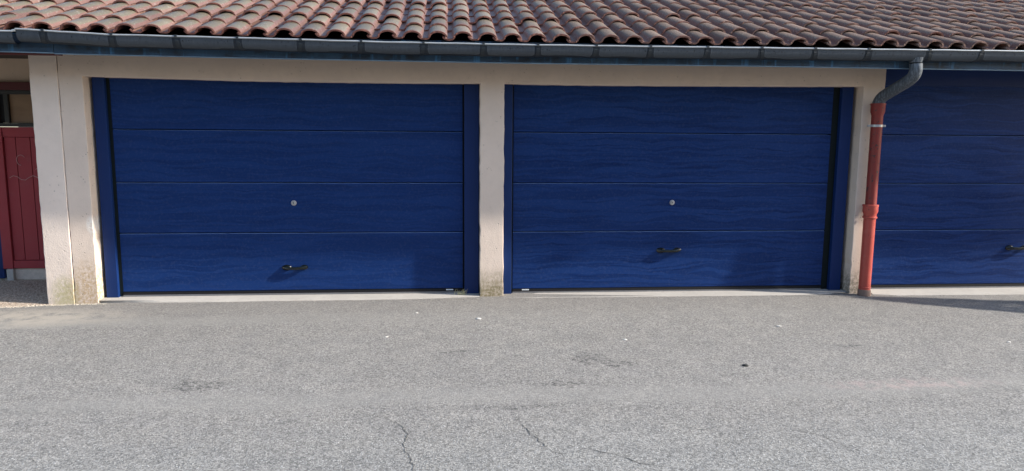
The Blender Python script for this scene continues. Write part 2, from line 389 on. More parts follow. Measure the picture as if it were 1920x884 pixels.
FASC = mat_fascia(); FLIP = plain('pale_blue_drip_edge', (0.16, 0.24, 0.31), 0.5, 0.1, nsc=9, amp=0.5)
DECK = plain('dark_roof_boards', (0.05, 0.035, 0.028), 0.9)
TILE = mat_tile(); CLAY = mat_clay_edge()
MAROON = mat_paint('maroon_door_paint', (0.30, 0.030, 0.038), 0.55, 0.3, (0.28, 0.09, 0.095), 8)
MAROOND = mat_paint('dark_maroon_beam', (0.08, 0.012, 0.012), 0.55, 0.2, (0.1, 0.05, 0.05), 8)
FRAMED = plain('dark_window_frame', (0.018, 0.016, 0.013), 0.5)
WPOST = mat_paint('worn_white_post', (0.42, 0.39, 0.36), 0.8, 0.5, (0.2, 0.12, 0.1), 20)
def mat_glass():
    s = N('frosted_amber_pane', 0.25, spec=0.5)
    n = s.noise(s.map(s.P, (1, 1, 3)), 4, 4, 0.6)
    return s.out(s.mix(n, (0.16, 0.095, 0.05), (0.34, 0.22, 0.125)), 0.3, s.bump(s.noise(s.P, 40, 3), 0.2, 0.002))
PANE = mat_glass()
CHALK = plain('chalk_scribble', (0.50, 0.24, 0.23), 0.95)
CRACK = plain('crack_shadow', (0.08, 0.078, 0.072), 0.95)
PEB = plain('pale_stone_chip', (0.52, 0.50, 0.46), 0.8); PEBD = plain('dark_lump', (0.03, 0.03, 0.028), 0.8)
GRASS = plain('dry_grass', (0.42, 0.40, 0.22), 0.8)
LEAF = plain('shrub_leaf', (0.05, 0.085, 0.03), 0.6, nsc=4, amp=0.4); BARK = plain('shrub_bark', (0.10, 0.075, 0.05), 0.9)
TERRA = plain('terracotta_pot', (0.35, 0.16, 0.10), 0.8)

# ------------------------------------------------------------------ ground
def ground_z(x, y):
    k = max(0.0, 1+min(0, y)/1.6)
    return interp([(-6, -0.022), (-4.1, -0.018), (-3.5, -0.006), (-2, 0.006), (0, 0.014), (2, 0.008), (4, -0.004), (6, -0.008)], x)*k
bm = bmesh.new()
xs = [-300, -60, -14] + [-9+0.5*i for i in range(37)] + [14, 60, 300]
ys = [-300, -60, -14] + [-9+0.4*i for i in range(24)] + [0.55, 12, 60, 300]
gv = [[bm.verts.new((x, y, ground_z(x, y) if abs(x) < 13 and -9 <= y < 1 else 0)) for x in xs] for y in ys]
for j in range(len(ys)-1):
    for i in range(len(xs)-1): bm.faces.new((gv[j][i], gv[j][i+1], gv[j+1][i+1], gv[j+1][i]))
road = obj('asphalt_yard', bm, MA, smooth=True); road['kind'] = 'structure'

def crack(pts, w0):
    bm = bmesh.new(); L = []
    fine = []
    for (a, b) in zip(pts, pts[1:]):
        n = max(2, int((Vector(b)-Vector(a)).length/0.018))
        for k in range(n):
            t = k/n; fine.append((a[0]+(b[0]-a[0])*t+random.uniform(-.009, .009), a[1]+(b[1]-a[1])*t+random.uniform(-.009, .009)))
    fine.append(pts[-1]); ox, oy = fine[0]
    for i, (x, y) in enumerate(fine):
        t = i/(len(fine)-1); wd = 0.62*w0*(0.25+0.75*math.sin(math.pi*min(1, max(0.04, t))))*random.uniform(0.4, 1.3)
        a = fine[max(0, i-1)]; b = fine[min(len(fine)-1, i+1)]
        d = Vector((b[0]-a[0], b[1]-a[1])); d = d.normalized() if d.length else Vector((1, 0))
        nx, ny = -d.y*wd/2, d.x*wd/2
        L.append((bm.verts.new((x+nx-ox, y+ny-oy, 0)), bm.verts.new((x-nx-ox, y-ny-oy, 0))))
    for p, q in zip(L, L[1:]): bm.faces.new((p[0], p[1], q[1], q[0]))
    o = obj('crack', bm, CRACK, road, (ox, oy, 0.0025)); return o
crack([(-.72,-3.06),(-.644,-3.107),(-.577,-3.22),(-.542,-3.318),(-.562,-3.456),(-.519,-3.62),(-.487,-3.765),(-.43,-3.95)], 0.011)
crack([(.06,-3.10),(.077,-3.173),(.104,-3.29),(.164,-3.46),(.2,-3.576),(.247,-3.631)], 0.009)
crack([(.247,-3.631),(.397,-3.571),(.522,-3.644),(.621,-3.751),(.729,-3.801),(.86,-3.86)], 0.009)
crack([(-.9,-2.92),(-.8,-3.0),(-.72,-3.06)], 0.004)
crack([(1.55,-3.3),(1.63,-3.42),(1.72,-3.5),(1.79,-3.66),(1.9,-3.8)], 0.007)
crack([(.95,-3.28),(1.08,-3.37),(1.2,-3.4)], 0.007)
crack([(2.35,-3.35),(2.5,-3.5),(2.62,-3.55),(2.7,-3.7)], 0.004)
crack([(-.56,-3.45),(-.45,-3.42),(-.33,-3.47)], 0.003)

# ------------------------------------------------------------------ buildings
ga = thing('garage_building', 'long cream garage block with three blue sectional doors under a clay tile roof', 'garage')
nb = thing('porch_building', 'recessed porch left of the garages with a maroon board door and pale corner pillar', 'building')

# cream front wall of the garages: one comb-shaped prism
def rough_line(a, b, step=0.06, j=0.0018):
    n = max(1, int((Vector(b)-Vector(a)).length/step)); d = (Vector(b)-Vector(a)).normalized(); nn = Vector((-d.y, d.x)); out = []
    for k in range(n):
        p = Vector(a)+(Vector(b)-Vector(a))*k/n
        if k: p += nn*random.gauss(0, j)
        out.append((p.x, p.y))
    return out
TOPZ = 2.36
o = [(-3.838, -0.06), (-3.838, TOPZ), (4.066, TOPZ), (4.066, -0.06), (3.839, -0.06), (3.839, 2.114), (2.7, 2.103), (1.82, 2.096), (0.9, 2.092), (0.232, 2.095),
     (0.232, -0.06), (0.0, -0.06), (0.0, 2.094), (-1.0, 2.088), (-2.086, 2.090), (-3.0, 2.103), (-3.628, 2.112), (-3.628, -0.06)]
pts = []
for i in range(len(o)):
    a, b = o[i], o[(i+1) % len(o)]
    pts += rough_line(a, b, j=0.0022 if a[0] == b[0] else 0.0010)
bm = bmesh.new(); prism(bm, pts, 0, 0.42)
obj('front_wall', bm, STUC, ga, bevel=0.006)

# right-hand blue board wall above the third door
boxo('blue_lintel_board', 4.070, 9.0, 0.13, 0.17, 2.135, 2.40, BLUE, ga, 0.003)

def garage_door(x0, x1, seed, post_l, post_r, zb, label=None, gapl=SEALG, strongchip=None):
    """x0..x1 is the leaf; posts given as (x0,x1) or None"""
    d = bpy.data.objects.new('garage_door', None); link(d, ga); cx = (x0+x1)/2; d.location = (cx, 0.15, zb)
    if label: d['label'] = label
    zs = [zb+0.03, 0.642, 1.133, 1.635, 2.16]
    W = (x1-x0)/2
    for k in range(4):
        a, b = zs[k]-zb, zs[k+1]-zb
        bm = bmesh.new()
        # profile in (y,z): lower edge rounded back, upper edge a sloping ledge
        g = 0.003
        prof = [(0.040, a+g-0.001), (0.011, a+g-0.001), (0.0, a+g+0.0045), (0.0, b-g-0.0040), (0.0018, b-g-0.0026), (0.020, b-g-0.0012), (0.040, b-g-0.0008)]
        n = 24; rows = []
        for i in range(n+1):
            x = -W+2*W*i/n
            rows.append([bm.verts.new((x, y, z)) for y, z in prof])
        for i in range(n):
            for j in range(len(prof)-1):
                f = bm.faces.new((rows[i][j], rows[i][j+1], rows[i+1][j+1], rows[i+1][j]))
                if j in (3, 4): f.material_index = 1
        bm.faces.new(rows[0]); bm.faces.new(rows[-1][::-1])
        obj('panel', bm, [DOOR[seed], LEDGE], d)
    def sub(name, xa, xb, ya, yb, za, zb2, m, bev=0):
        bm = bmesh.new(); box(bm, xa-cx, xb-cx, ya-0.15, yb-0.15, za-zb, zb2-zb); return obj(name, bm, m, d, bevel=bev)
    sub('backing', x0-0.05, x1+0.05, 0.195, 0.22, zb, 2.16, BLACK)
    sub('bottom_seal', x0, x1, 0.146, 0.19, zb+0.004, zb+0.031, BLACK)
    sub('bottom_rail', x0, x1, 0.140, 0.19, zb-0.012, zb+0.004, ALU)
    if post_l:
        sub('frame_post', post_l[0], post_l[1], 0.11, 0.19, zb-0.018, 2.16, BLUE, 0.004)
        sub('gasket', post_l[1], x0-0.004, 0.150, 0.19, zb, 2.16, gapl)
    if post_r:
        sub('frame_post', post_r[0], post_r[1], 0.11, 0.19, zb-0.018, 2.16, BLUE, 0.004)
        sub('gasket', x1+0.004, post_r[0], 0.158, 0.19, zb, 2.16, gapl)
    return d
def add_lock(d, x, z):
    cx, cy, cz = d.location
    bm = bmesh.new(); lathe(bm, [(0.026, 0), (0.026, 0.006), (0.023, 0.010), (0.014, 0.011), (0.013, 0.016)], 28)
    bmesh.ops.rotate(bm, matrix=Matrix.Rotation(R(90), 3, 'X'), verts=bm.verts)
    o = obj('lock_rosette', bm, CHROME, d, (x-cx, -0.0005, z-cz), smooth=True)
    bm = bmesh.new(); box(bm, -0.0025, 0.0025, -0.0175, -0.012, -0.009, 0.009); box(bm, -0.009, -0.0026, -0.0172, -0.012, 0.001, 0.005)
    obj('keyhole', bm, DARKSLOT, d, (x-cx, 0, z-cz))
def add_handle(d, x, z):
    """horizontal pull: round base plate at the left end, bar curving back to a boss at the right"""
    cx, cy, cz = d.location
    bm = bmesh.new()
    lathe(bm, [(0.040, 0), (0.040, 0.006), (0.034, 0.012), (0.022, 0.024), (0.016, 0.027)], 22)
    bmesh.ops.scale(bm, vec=(1.15, 0.72, 1), verts=bm.verts)
    bmesh.ops.rotate(bm, matrix=Matrix.Rotation(R(90), 3, 'X'), verts=bm.verts)
    bmesh.ops.translate(bm, vec=(-0.085, 0, 0), verts=bm.verts)
    bm2 = bmesh.new(); lathe(bm2, [(0.030, 0), (0.030, 0.006), (0.020, 0.012), (0.015, 0.027)], 18)
    bmesh.ops.scale(bm2, vec=(1.2, 0.8, 1), verts=bm2.verts)
    bmesh.ops.rotate(bm2, matrix=Matrix.Rotation(R(90), 3, 'X'), verts=bm2.verts); bmesh.ops.translate(bm2, vec=(0.085, 0, 0.004), verts=bm2.verts)
    me = bpy.data.meshes.new('t'); bm2.to_mesh(me); bm2.free(); bm.from_mesh(me)
    h = obj('handle', bm, HAND, d, (x-cx, -0.0005, z-cz), smooth=True)
    bm = bmesh.new()
    path = [(-0.098, -0.016, 0), (-0.08, -0.028, -0.001), (-0.05, -0.036, -0.002), (0.0, -0.040, -0.003), (0.05, -0.039, 0.0), (0.085, -0.034, 0.005), (0.108, -0.024, 0.010), (0.114, -0.014, 0.012)]
    tube(bm, path, 0.012, 12, rads=[0.013, 0.017, 0.0155, 0.0145, 0.0155, 0.018, 0.017, 0.010])
    obj('handle_grip', bm, HAND, d, (x-cx, 0, z-cz), smooth=True)

d1 = garage_door(-3.457, -0.166, 0, (-3.600, -3.490), (-0.150, -0.006), 0.034, 'leftmost blue garage door with smoother faint woodgrain')
add_lock(d1, -1.809, 0.935); add_handle(d1, -1.812, 0.295)
d2 = garage_door(0.338, 3.607, 1, (0.236, 0.322), (3.680, 3.803), 0.022, 'middle blue garage door between the two cream pillars')
add_lock(d2, 1.966, 0.936); add_handle(d2, 1.950, 0.442)
d3 = garage_door(4.10, 7.40, 2, None, (7.46, 7.60), 0.020, 'right blue garage door behind the downpipe, cut by the frame')
add_lock(d3, 5.838, 0.932); add_handle(d3, 5.775, 0.444)
for d, x, z in ((d1, -0.299, 0.056), (d2, 0.47, 0.046)):
    bm = bmesh.new(); box(bm, -0.036, 0.036, -0.0055, 0.002, -0.006, 0.006); obj('label_plate', bm, WHITE, d, (x-d.location[0], -0.001, z-d.location[2]))

# thresholds
def threshold(x0, x1, zin, edge):
    bm = bmesh.new(); n = 60; rows = []
    for i in range(n+1):
        x = x0+(x1-x0)*i/n; ye = interp(edge, x)+0.010*noise.noise((x*3, 1, 0))+random.uniform(-.004, .004)
        g = ground_z(x, ye)
        rows.append([bm.verts.new(p) for p in ((x, 0.30, -0.05), (x, 0.30, zin), (x, 0.10, zin), (x, ye*0.35, zin-0.004), (x, ye+0.008, g+0.003), (x, ye, g-0.02))])
    for a, b in zip(rows, rows[1:]):
        for j in range(5): bm.faces.new((a[j], a[j+1], b[j+1], b[j]))
    bm.faces.new(rows[0]); bm.faces.new(rows[-1][::-1])
    return obj('threshold', bm, CONC, ga, smooth=True, angle=50)
threshold(-3.624, -0.004, 0.022, [(-3.62, 0.02), (-3.4, 0.0), (-3.0, -0.04), (-2.1, -0.065), (-1.2, -0.08), (-.7, -0.08), (-.35, -0.05), (0, -0.02)])
threshold(0.236, 3.835, 0.012, [(0.236, -0.05), (0.5, -0.08), (1.2, -0.09), (2.2, -0.09), (3.0, -0.07), (3.5, -0.04), (3.8, 0.02)])
threshold(4.070, 8.2, 0.010, [(4.07, -0.06), (4.3, -0.12), (5.5, -0.14), (8.2, -0.15)])

# fascia, soffit
def strip_along(name, tab, y0, y1, h, m, x0, x1, parent, n=40, top=None, bev=0):
    bm = bmesh.new(); rows = []
    for i in range(n+1):
        x = x0+(x1-x0)*i/n; z = interp(tab, x); t = top if top else z+h
        rows.append([bm.verts.new(p) for p in ((x, y0, z), (x, y0, t), (x, y1, t), (x, y1, z))])
    for a, b in zip(rows, rows[1:]):
        for j in range(4): bm.faces.new((a[j], a[(j+1)%4], b[(j+1)%4], b[j]))
    bm.faces.new(rows[0]); bm.faces.new(rows[-1][::-1])
    return obj(name, bm, m, parent, bevel=bev)
FT = [(-3.65, 2.268), (-3.0, 2.263), (-1.963, 2.256), (0.262, 2.249), (2.629, 2.256), (5.15, 2.254), (9, 2.254)]
f = strip_along('fascia', FT, -0.470, -0.445, 0, FASC, -3.625, 9.0, ga, top=2.43)
FT2 = [(a, b-0.007) for a, b in FT]
o = strip_along('drip_edge', FT2, -0.477, -0.440, 0.007, FLIP, -3.625, 9.0, f)
boxo('soffit', -3.83, 9.0, -0.440, 0.0, 2.362, 2.385, DECK, ga)
f2 = strip_along('fascia', [(-8, 2.285), (-4.06, 2.279), (-3.63, 2.273)], -0.470, -0.445, 0, FASC, -8.0, -3.630, nb, top=2.43)
strip_along('drip_edge', [(-8, 2.278), (-4.06, 2.272), (-3.63, 2.266)], -0.476, -0.440, 0.007, FLIP, -8.0, -3.630, f2)
boxo('soffit', -8.0, -3.842, -0.440, 2.0, 2.362, 2.385, DECK, nb)

# gutter: half-round sagging run with a bead; chalky patches between the straps
LIP = [(-3.84, 2.443), (-3.13, 2.411), (-1.922, 2.401), (-0.853, 2.390), (0.249, 2.388), (1.385, 2.392), (2.557, 2.398), (3.766, 2.404), (5.015, 2.411), (9, 2.42)]
BR = [-3.63, -3.09, -2.575, -2.075, -1.553, -1.046, -0.517, 0.0, 0.477, 0.995, 1.481, 2.0, 2.50, 3.00, 3.508, 4.092, 4.60, 5.11, 5.62, 6.13, 6.64, 7.15]
def gutter_ring(x, zl, s=1.0, y0=-0.613, n=12, e=0.0):
    """outer half-round, from the front lip round the bottom to the back"""
    pts = []
    for k in range(n+1):
        a = math.pi*k/n
        pts.append((x, -0.543-(0.070+e)*math.cos(a)*s, zl-(0.093+e)*math.sin(a)**0.8*s - 0.002))
    return pts
def gutter(parent, x0, x1, lip, cap_left=False):
    bm = bmesh.new(); cl = bm.loops.layers.color.new('chalk'); n = int((x1-x0)/0.02); R_, RI = [], []
    for i in range(n+1):
        x = x0+(x1-x0)*i/n; zl = interp(lip, x)
        R_.append([bm.verts.new(p) for p in gutter_ring(x, zl)]); RI.append([bm.verts.new(p) for p in gutter_ring(x, zl+0.001, 0.965)])
    def chalk(x, k):
        lo = max([b for b in BR if b <= x], default=x0-0.3); hi = min([b for b in BR if b > x], default=x1+.3)
        e = min(x-lo, hi-x); jj = noise.noise((x*2.2, 3, 0))
        t = min(1, max(0, (e-0.022)/0.02)); b = min(1, max(0, (4.7+jj*1.6-k)/0.9)); r = min(1, max(0, (e-0.02)*26+(4.3-k)*0.25+0.15))
        return t*b*min(1, r)
    for i in range(n):
        for k in range(12):
            f = bm.faces.new((R_[i][k], R_[i+1][k], R_[i+1][k+1], R_[i][k+1]))
            for l in f.loops:
                ii = i if l.vert in (R_[i][k], R_[i][k+1]) else i+1; kk = k if l.vert in (R_[i][k], R_[i+1][k]) else k+1
                x = x0+(x1-x0)*ii/n
                l[cl] = (chalk(x, kk), 1.0 if kk == 1 else 0.0, 0, 1)
            f = bm.faces.new((RI[i][k], RI[i][k+1], RI[i+1][k+1], RI[i+1][k]))
            for l in f.loops: l[cl] = (0, 0, 0, 1)
        for k in (0, 12):
            f = bm.faces.new((R_[i][k], RI[i][k], RI[i+1][k], R_[i+1][k]))
            for l in f.loops: l[cl] = (0, 0, 0, 1)
    if cap_left:
        for rr in (R_[0],):
            f = bm.faces.new(rr)
            for l in f.loops: l[cl] = (0.2, 0, 0, 1)
    g = obj('gutter', bm, ZINCG, parent, smooth=True, angle=60)
    bm = bmesh.new(); m = int((x1-x0)/0.12)
    tube(bm, [(x0+(x1-x0)*i/m, -0.617, interp(lip, x0+(x1-x0)*i/m)+0.002+0.0012*math.sin(i*1.7)) for i in range(m+1)], 0.0075, 10)
    obj('gutter_bead', bm, ZLIP, g, smooth=True)
    for b in BR:
        if not (x0 < b < x1): continue
        bm = bmesh.new(); zl = interp(lip, b); wd = 0.014; tilt = random.uniform(-.006, .006)
        A = gutter_ring(b-wd, zl, 1, e=0.003); B = gutter_ring(b+wd, zl, 1, e=0.003)
        A = [(x+tilt*k, y, z) for k, (x, y, z) in enumerate(A)]; B = [(x+tilt*k, y, z) for k, (x, y, z) in enumerate(B)]
        va = [bm.verts.new(p) for p in A]; vb = [bm.verts.new(p) for p in B]
        A2 = gutter_ring(b-wd, zl, 1, e=-0.0005); B2 = gutter_ring(b+wd, zl, 1, e=-0.0005)
        va2 = [bm.verts.new((p[0]+tilt*k, p[1], p[2])) for k, p in enumerate(A2)]; vb2 = [bm.verts.new((p[0]+tilt*k, p[1], p[2])) for k, p in enumerate(B2)]
        for k in range(12):
            bm.faces.new((va[k], vb[k], vb[k+1], va[k+1])); bm.faces.new((va[k], va[k+1], va2[k+1], va2[k])); bm.faces.new((vb[k+1], vb[k], vb2[k], vb2[k+1]))
        box(bm, b-0.011, b+0.011, -0.6285, -0.606, zl-0.004, zl+0.0135)
        obj('bracket', bm, STRAP, g)
    return g
gm = gutter(ga, -3.845, 9.0, LIP, cap_left=True)
gn = gutter(nb, -8.0, -3.875, [(-8, 2.432), (-3.9, 2.424)])
# little joint collar between the two gutters
bm = bmesh.new(); tube(bm, [(-3.872, -0.617, 2.424), (-3.868, -0.617, 2.431), (-3.846, -0.617, 2.434)], 0.010, 8); obj('gutter_joint', bm, ZLIP, gn, smooth=True)

# downpipe: zinc swan neck, two cast red pipes
dp = bpy.data.objects.new('downpipe', None); link(dp, ga); dp.location = (3.95, -0.09, 0)
dp['label'] = 'downpipe with grey swan neck above and red painted cast iron pipe below'
def dpo(name, bm, m, **k):
    return obj(name, bm, m, dp, smooth=True, **k)
def bez(p0, p1, p2, p3, n=10):
    return [p0*(1-t)**3+p1*3*t*(1-t)**2+p2*3*t*t*(1-t)+p3*t**3 for t in [i/n for i in range(n+1)]]
V = Vector; b0 = V((3.95, -0.09, 0))
ctrl = [V((4.012, -.545, 2.36)), V((4.014, -.545, 2.29)), V((4.018, -.543, 2.235)), V((4.022, -.515, 2.185)), V((4.016, -.455, 2.145)), V((4.004, -.37, 2.108)),
        V((3.990, -.285, 2.072)), V((3.974, -.20, 2.036)), V((3.958, -.135, 2.002)), V((3.949, -.098, 1.955)), V((3.947, -.09, 1.90)), V((3.947, -.09, 1.85))]
neck = []
for k in range(1, len(ctrl)-2):
    p0, p1, p2, p3 = ctrl[k-1:k+3]
    for t in (0, .25, .5, .75):
        neck.append(0.5*((2*p1)+(p2-p0)*t+(2*p0-5*p1+4*p2-p3)*t*t+(3*p1-p0-3*p2+p3)*t**3))
neck.append(ctrl[-2])
bm = bmesh.new(); tube(bm, [p-b0 for p in neck], 0.056, 20); dpo('swan_neck', bm, ZINC)
for i in (14, 24):
    bm = bmesh.new(); tube(bm, [neck[i]-b0, neck[i]*0.7+neck[i+1]*0.3-b0], 0.0575, 20); dpo('neck_joint', bm, ZINC)
bm = bmesh.new(); lathe(bm, [(0.066, 2.345), (0.062, 2.325), (0.053, 2.30)][::-1], 20); bmesh.ops.translate(bm, vec=(0.06, -0.455, 0), verts=bm.verts); dpo('gutter_outlet', bm, ZINC)
bm = bmesh.new(); lathe(bm, [(0.054, 0.84), (0.054, 1.82), (0.058, 1.835), (0.067, 1.86), (0.068, 1.925), (0.071, 1.93), (0.071, 1.943), (0.058, 1.943)], 24); dpo('upper_pipe', bm, RED1)
bm = bmesh.new(); lathe(bm, [(0.057, 0.035), (0.058, 0.78), (0.059, 0.795), (0.070, 0.80), (0.070, 0.812), (0.061, 0.816), (0.062, 0.84), (0.073, 0.865), (0.073, 0.915), (0.076, 0.918), (0.076, 0.935), (0.058, 0.937)], 24); dpo('lower_pipe', bm, RED2)
bm = bmesh.new(); lathe(bm, [(0.064, -0.02), (0.064, 0.05), (0.060, 0.062), (0.058, 0.063)], 20); dpo('pipe_foot', bm, PIPEBASE)
bm = bmesh.new(); lathe(bm, [(0.0575, 0.083), (0.062, 0.087), (0.0575, 0.091)], 20); dpo('pipe_ring', bm, RED2)
bm = bmesh.new(); lathe(bm, [(0.0545, 1.712), (0.058, 1.712), (0.058, 1.735), (0.0545, 1.735)], 24)
for sx in (-1, 1):
    box(bm, sx*0.076-0.018, sx*0.076+0.018, -0.005, 0.005, 1.713, 1.734)
    tube(bm, [(sx*0.08, -0.012, 1.7235), (sx*0.08, 0.012, 1.7235)], 0.008, 8)
box(bm, -0.006, 0.006, 0.056, 0.092, 1.718, 1.730)
dpo('clamp', bm, CHROME)

# ------------------------------------------------------------------ porch on the left
bm = bmesh.new()
prism(bm, rough_line((-4.085, -0.06), (-4.085, TOPZ)) + rough_line((-4.085, TOPZ), (-3.8425, TOPZ)) + rough_line((-3.8425, TOPZ), (-3.8425, -0.06), j=0.0008) + rough_line((-3.8425, -0.06), (-4.085, -0.06)), -0.004, 0.42)
obj('corner_pillar', bm, STUC2, nb, bevel=0.007)
YB = 1.15
boxo('porch_beam', -8.0, -3.60, -0.436, -0.38, 2.255, 2.36, MAROOND, nb, 0.003)
boxo('porch_back_wall', -8.0, -3.845, YB+0.03, YB+0.23, 2.118, TOPZ, PORCH, nb)
boxo('side_wall', -4.0, -3.845, 0.425, YB+0.026, -0.05, TOPZ, PORCH, nb)
boxo('header', -8.0, -4.004, YB-0.02, YB+0.10, 2.033, 2.115, MAROOND, nb, 0.003)
boxo('plinth', -5.02, -4.004, YB+0.012, YB+0.14, -0.05, 0.128, STUC2, nb, 0.004)
boxo('white_post_foot', -5.068, -5.000, YB-0.035, YB+0.03, -0.03, 0.125, WPOST, nb, 0.004)
dr = bpy.data.objects.new('maroon_door', None); link(dr, nb); dr.location = (-4.5, YB, 0.13)
def sub(name, x0, x1, y0, y1, z0, z1, m, bev=0.003, par=None):
    L = par.location; bm = bmesh.new(); box(bm, x0-L[0], x1-L[0], y0-L[1], y1-L[1], z0-L[2], z1-L[2]); return obj(name, bm, m, par, bevel=bev)
sub('bottom_rail', -5.0, -4.004, YB-0.012, YB+0.045, 0.130, 0.215, MAROON, par=dr)
sub('top_rail', -5.0, -4.004, YB-0.012, YB+0.045, 1.545, 1.648, MAROON, par=dr)
sub('stile', -5.105, -5.004, YB-0.02, YB+0.05, 0.128, 1.648, MAROON, par=dr)
xb = -5.0
for wd in (0.118, 0.148, 0.15, 0.15, 0.15, 0.15, 0.12):
    sub('board', xb+0.003, min(xb+wd-0.003, -4.006), YB+random.uniform(0.000, 0.003), YB+0.03, 0.218, 1.542, MAROON, 0.004, par=dr); xb += wd
sub('door_backing', -5.0, -4.006, YB+0.031, YB+0.04, 0.13, 1.64, DARKSLOT, 0, par=dr)
def scribble(pts, L=dr.location):
    bm = bmesh.new(); tube(bm, [(p[0]-L[0], YB-0.003-L[1], p[1]-L[2]) for p in pts], 0.004, 6); obj('chalk_scribble', bm, CHALK, dr)
scribble([(-4.84+0.045*math.cos(a), 1.30+0.055*math.sin(a)) for a in [0.6+i*0.45 for i in range(10)]])
scribble([(-4.60+0.03*math.cos(a), 1.31+0.04*math.sin(a)) for a in [0.2+i*0.5 for i in range(9)]])
scribble([(-4.97+0.04*i, 1.11+0.025*math.sin(i*1.3)) for i in range(9)])
scribble([(-4.66+0.03*i, 1.02-0.02*i-0.004*i*i) for i in range(6)])
scribble([(-4.7+0.025*i, 1.20+0.02*math.sin(i*1.9)) for i in range(7)])
wn = bpy.data.objects.new('window', None); link(wn, nb); wn.location = (-4.5, YB, 1.65)
sub('window_frame', -5.02, -4.004, YB-0.012, YB+0.05, 1.652, 1.690, FRAMED, par=wn)
sub('window_frame', -5.02, -4.004, YB-0.012, YB+0.05, 1.990, 2.030, FRAMED, par=wn)
sub('window_frame', -4.960, -4.915, YB-0.013, YB+0.05, 1.6905, 1.9895, FRAMED, par=wn)
sub('window_frame', -5.10, -5.024, YB-0.016, YB+0.05, 1.652, 2.030, MAROOND, par=wn)
sub('pane', -4.914, -4.004, YB+0.02, YB+0.028, 1.6905, 1.9895, PANE, 0, par=wn)
sub('pane', -5.0235, -4.961, YB+0.02, YB+0.028, 1.6905, 1.9895, BLACK, 0, par=wn)
boxo('blue_side_door', -8.0, -5.108, YB-0.005, YB+0.05, 0.02, 2.03, BLUE, nb, 0.003)
# porch floor
bm = bmesh.new(); rows = []
for i in range(31):
    x = -8.0+(4.05)*i/30
    e = interp([(-8, -.05), (-4.6, -.09), (-4.3, -.07), (-4.1, -0.02), (-3.9, -0.006)], x)+random.uniform(-.008, .008)
    g = ground_z(x, e)
    rows.append([bm.verts.new((x, e, g-0.01)), bm.verts.new((x, e+0.012, g+0.007)), bm.verts.new((x, 0.4, 0.005)), bm.verts.new((x, YB+0.1, 0.003))])
for a, b in zip(rows, rows[1:]):
    for j in range(3): bm.faces.new((a[j], b[j], b[j+1], a[j+1]))
pf = obj('porch_floor', bm, GRAV); pf['kind'] = 'structure'
# loose grit along the seam of porch floor and pillar
bm = bmesh.new()
for i in range(420):
    x = random.uniform(-4.75, -3.55); y = interp([(-4.75, -.10), (-4.3, -.075), (-4.08, -0.03), (-3.84, -0.025), (-3.55, -0.03)], x)+random.gauss(0, .014); r = random.uniform(.002, .0055)
    bmesh.ops.create_icosphere(bm, subdivisions=1, radius=r, matrix=Matrix.Translation((x, y, ground_z(x, y)+r*0.5)) @ Matrix.Diagonal((1.3, 1, .7, 1)))
gs = obj('loose_grit', bm, plain('pale_grit', (0.45, 0.40, 0.32), 0.9, nsc=40, amp=0.5)); gs['kind'] = 'stuff'
tag(gs, 'line of pale loose grit along the foot of the left pillar', 'grit')
# worn grit along the thresholds
bm = bmesh.new()
for i in range(900):
    x = random.uniform(-3.5, 5.6)
    if -0.02 < x < 0.25: y = -0.02
    else: y = -0.10
    y += random.gauss(0, .02)-0.01; r = random.uniform(.0015, .0045)
    bmesh.ops.create_icosphere(bm, subdivisions=1, radius=r, matrix=Matrix.Translation((x, y, ground_z(x, y)+r*0.4)) @ Matrix.Diagonal((1.3, 1, .7, 1)))
gs = obj('fine_grit', bm, plain('grey_grit', (0.24, 0.22, 0.19), 0.9, nsc=40, amp=0.6)); gs['kind'] = 'stuff'
tag(gs, 'fine grey grit lying along the garage thresholds', 'grit')

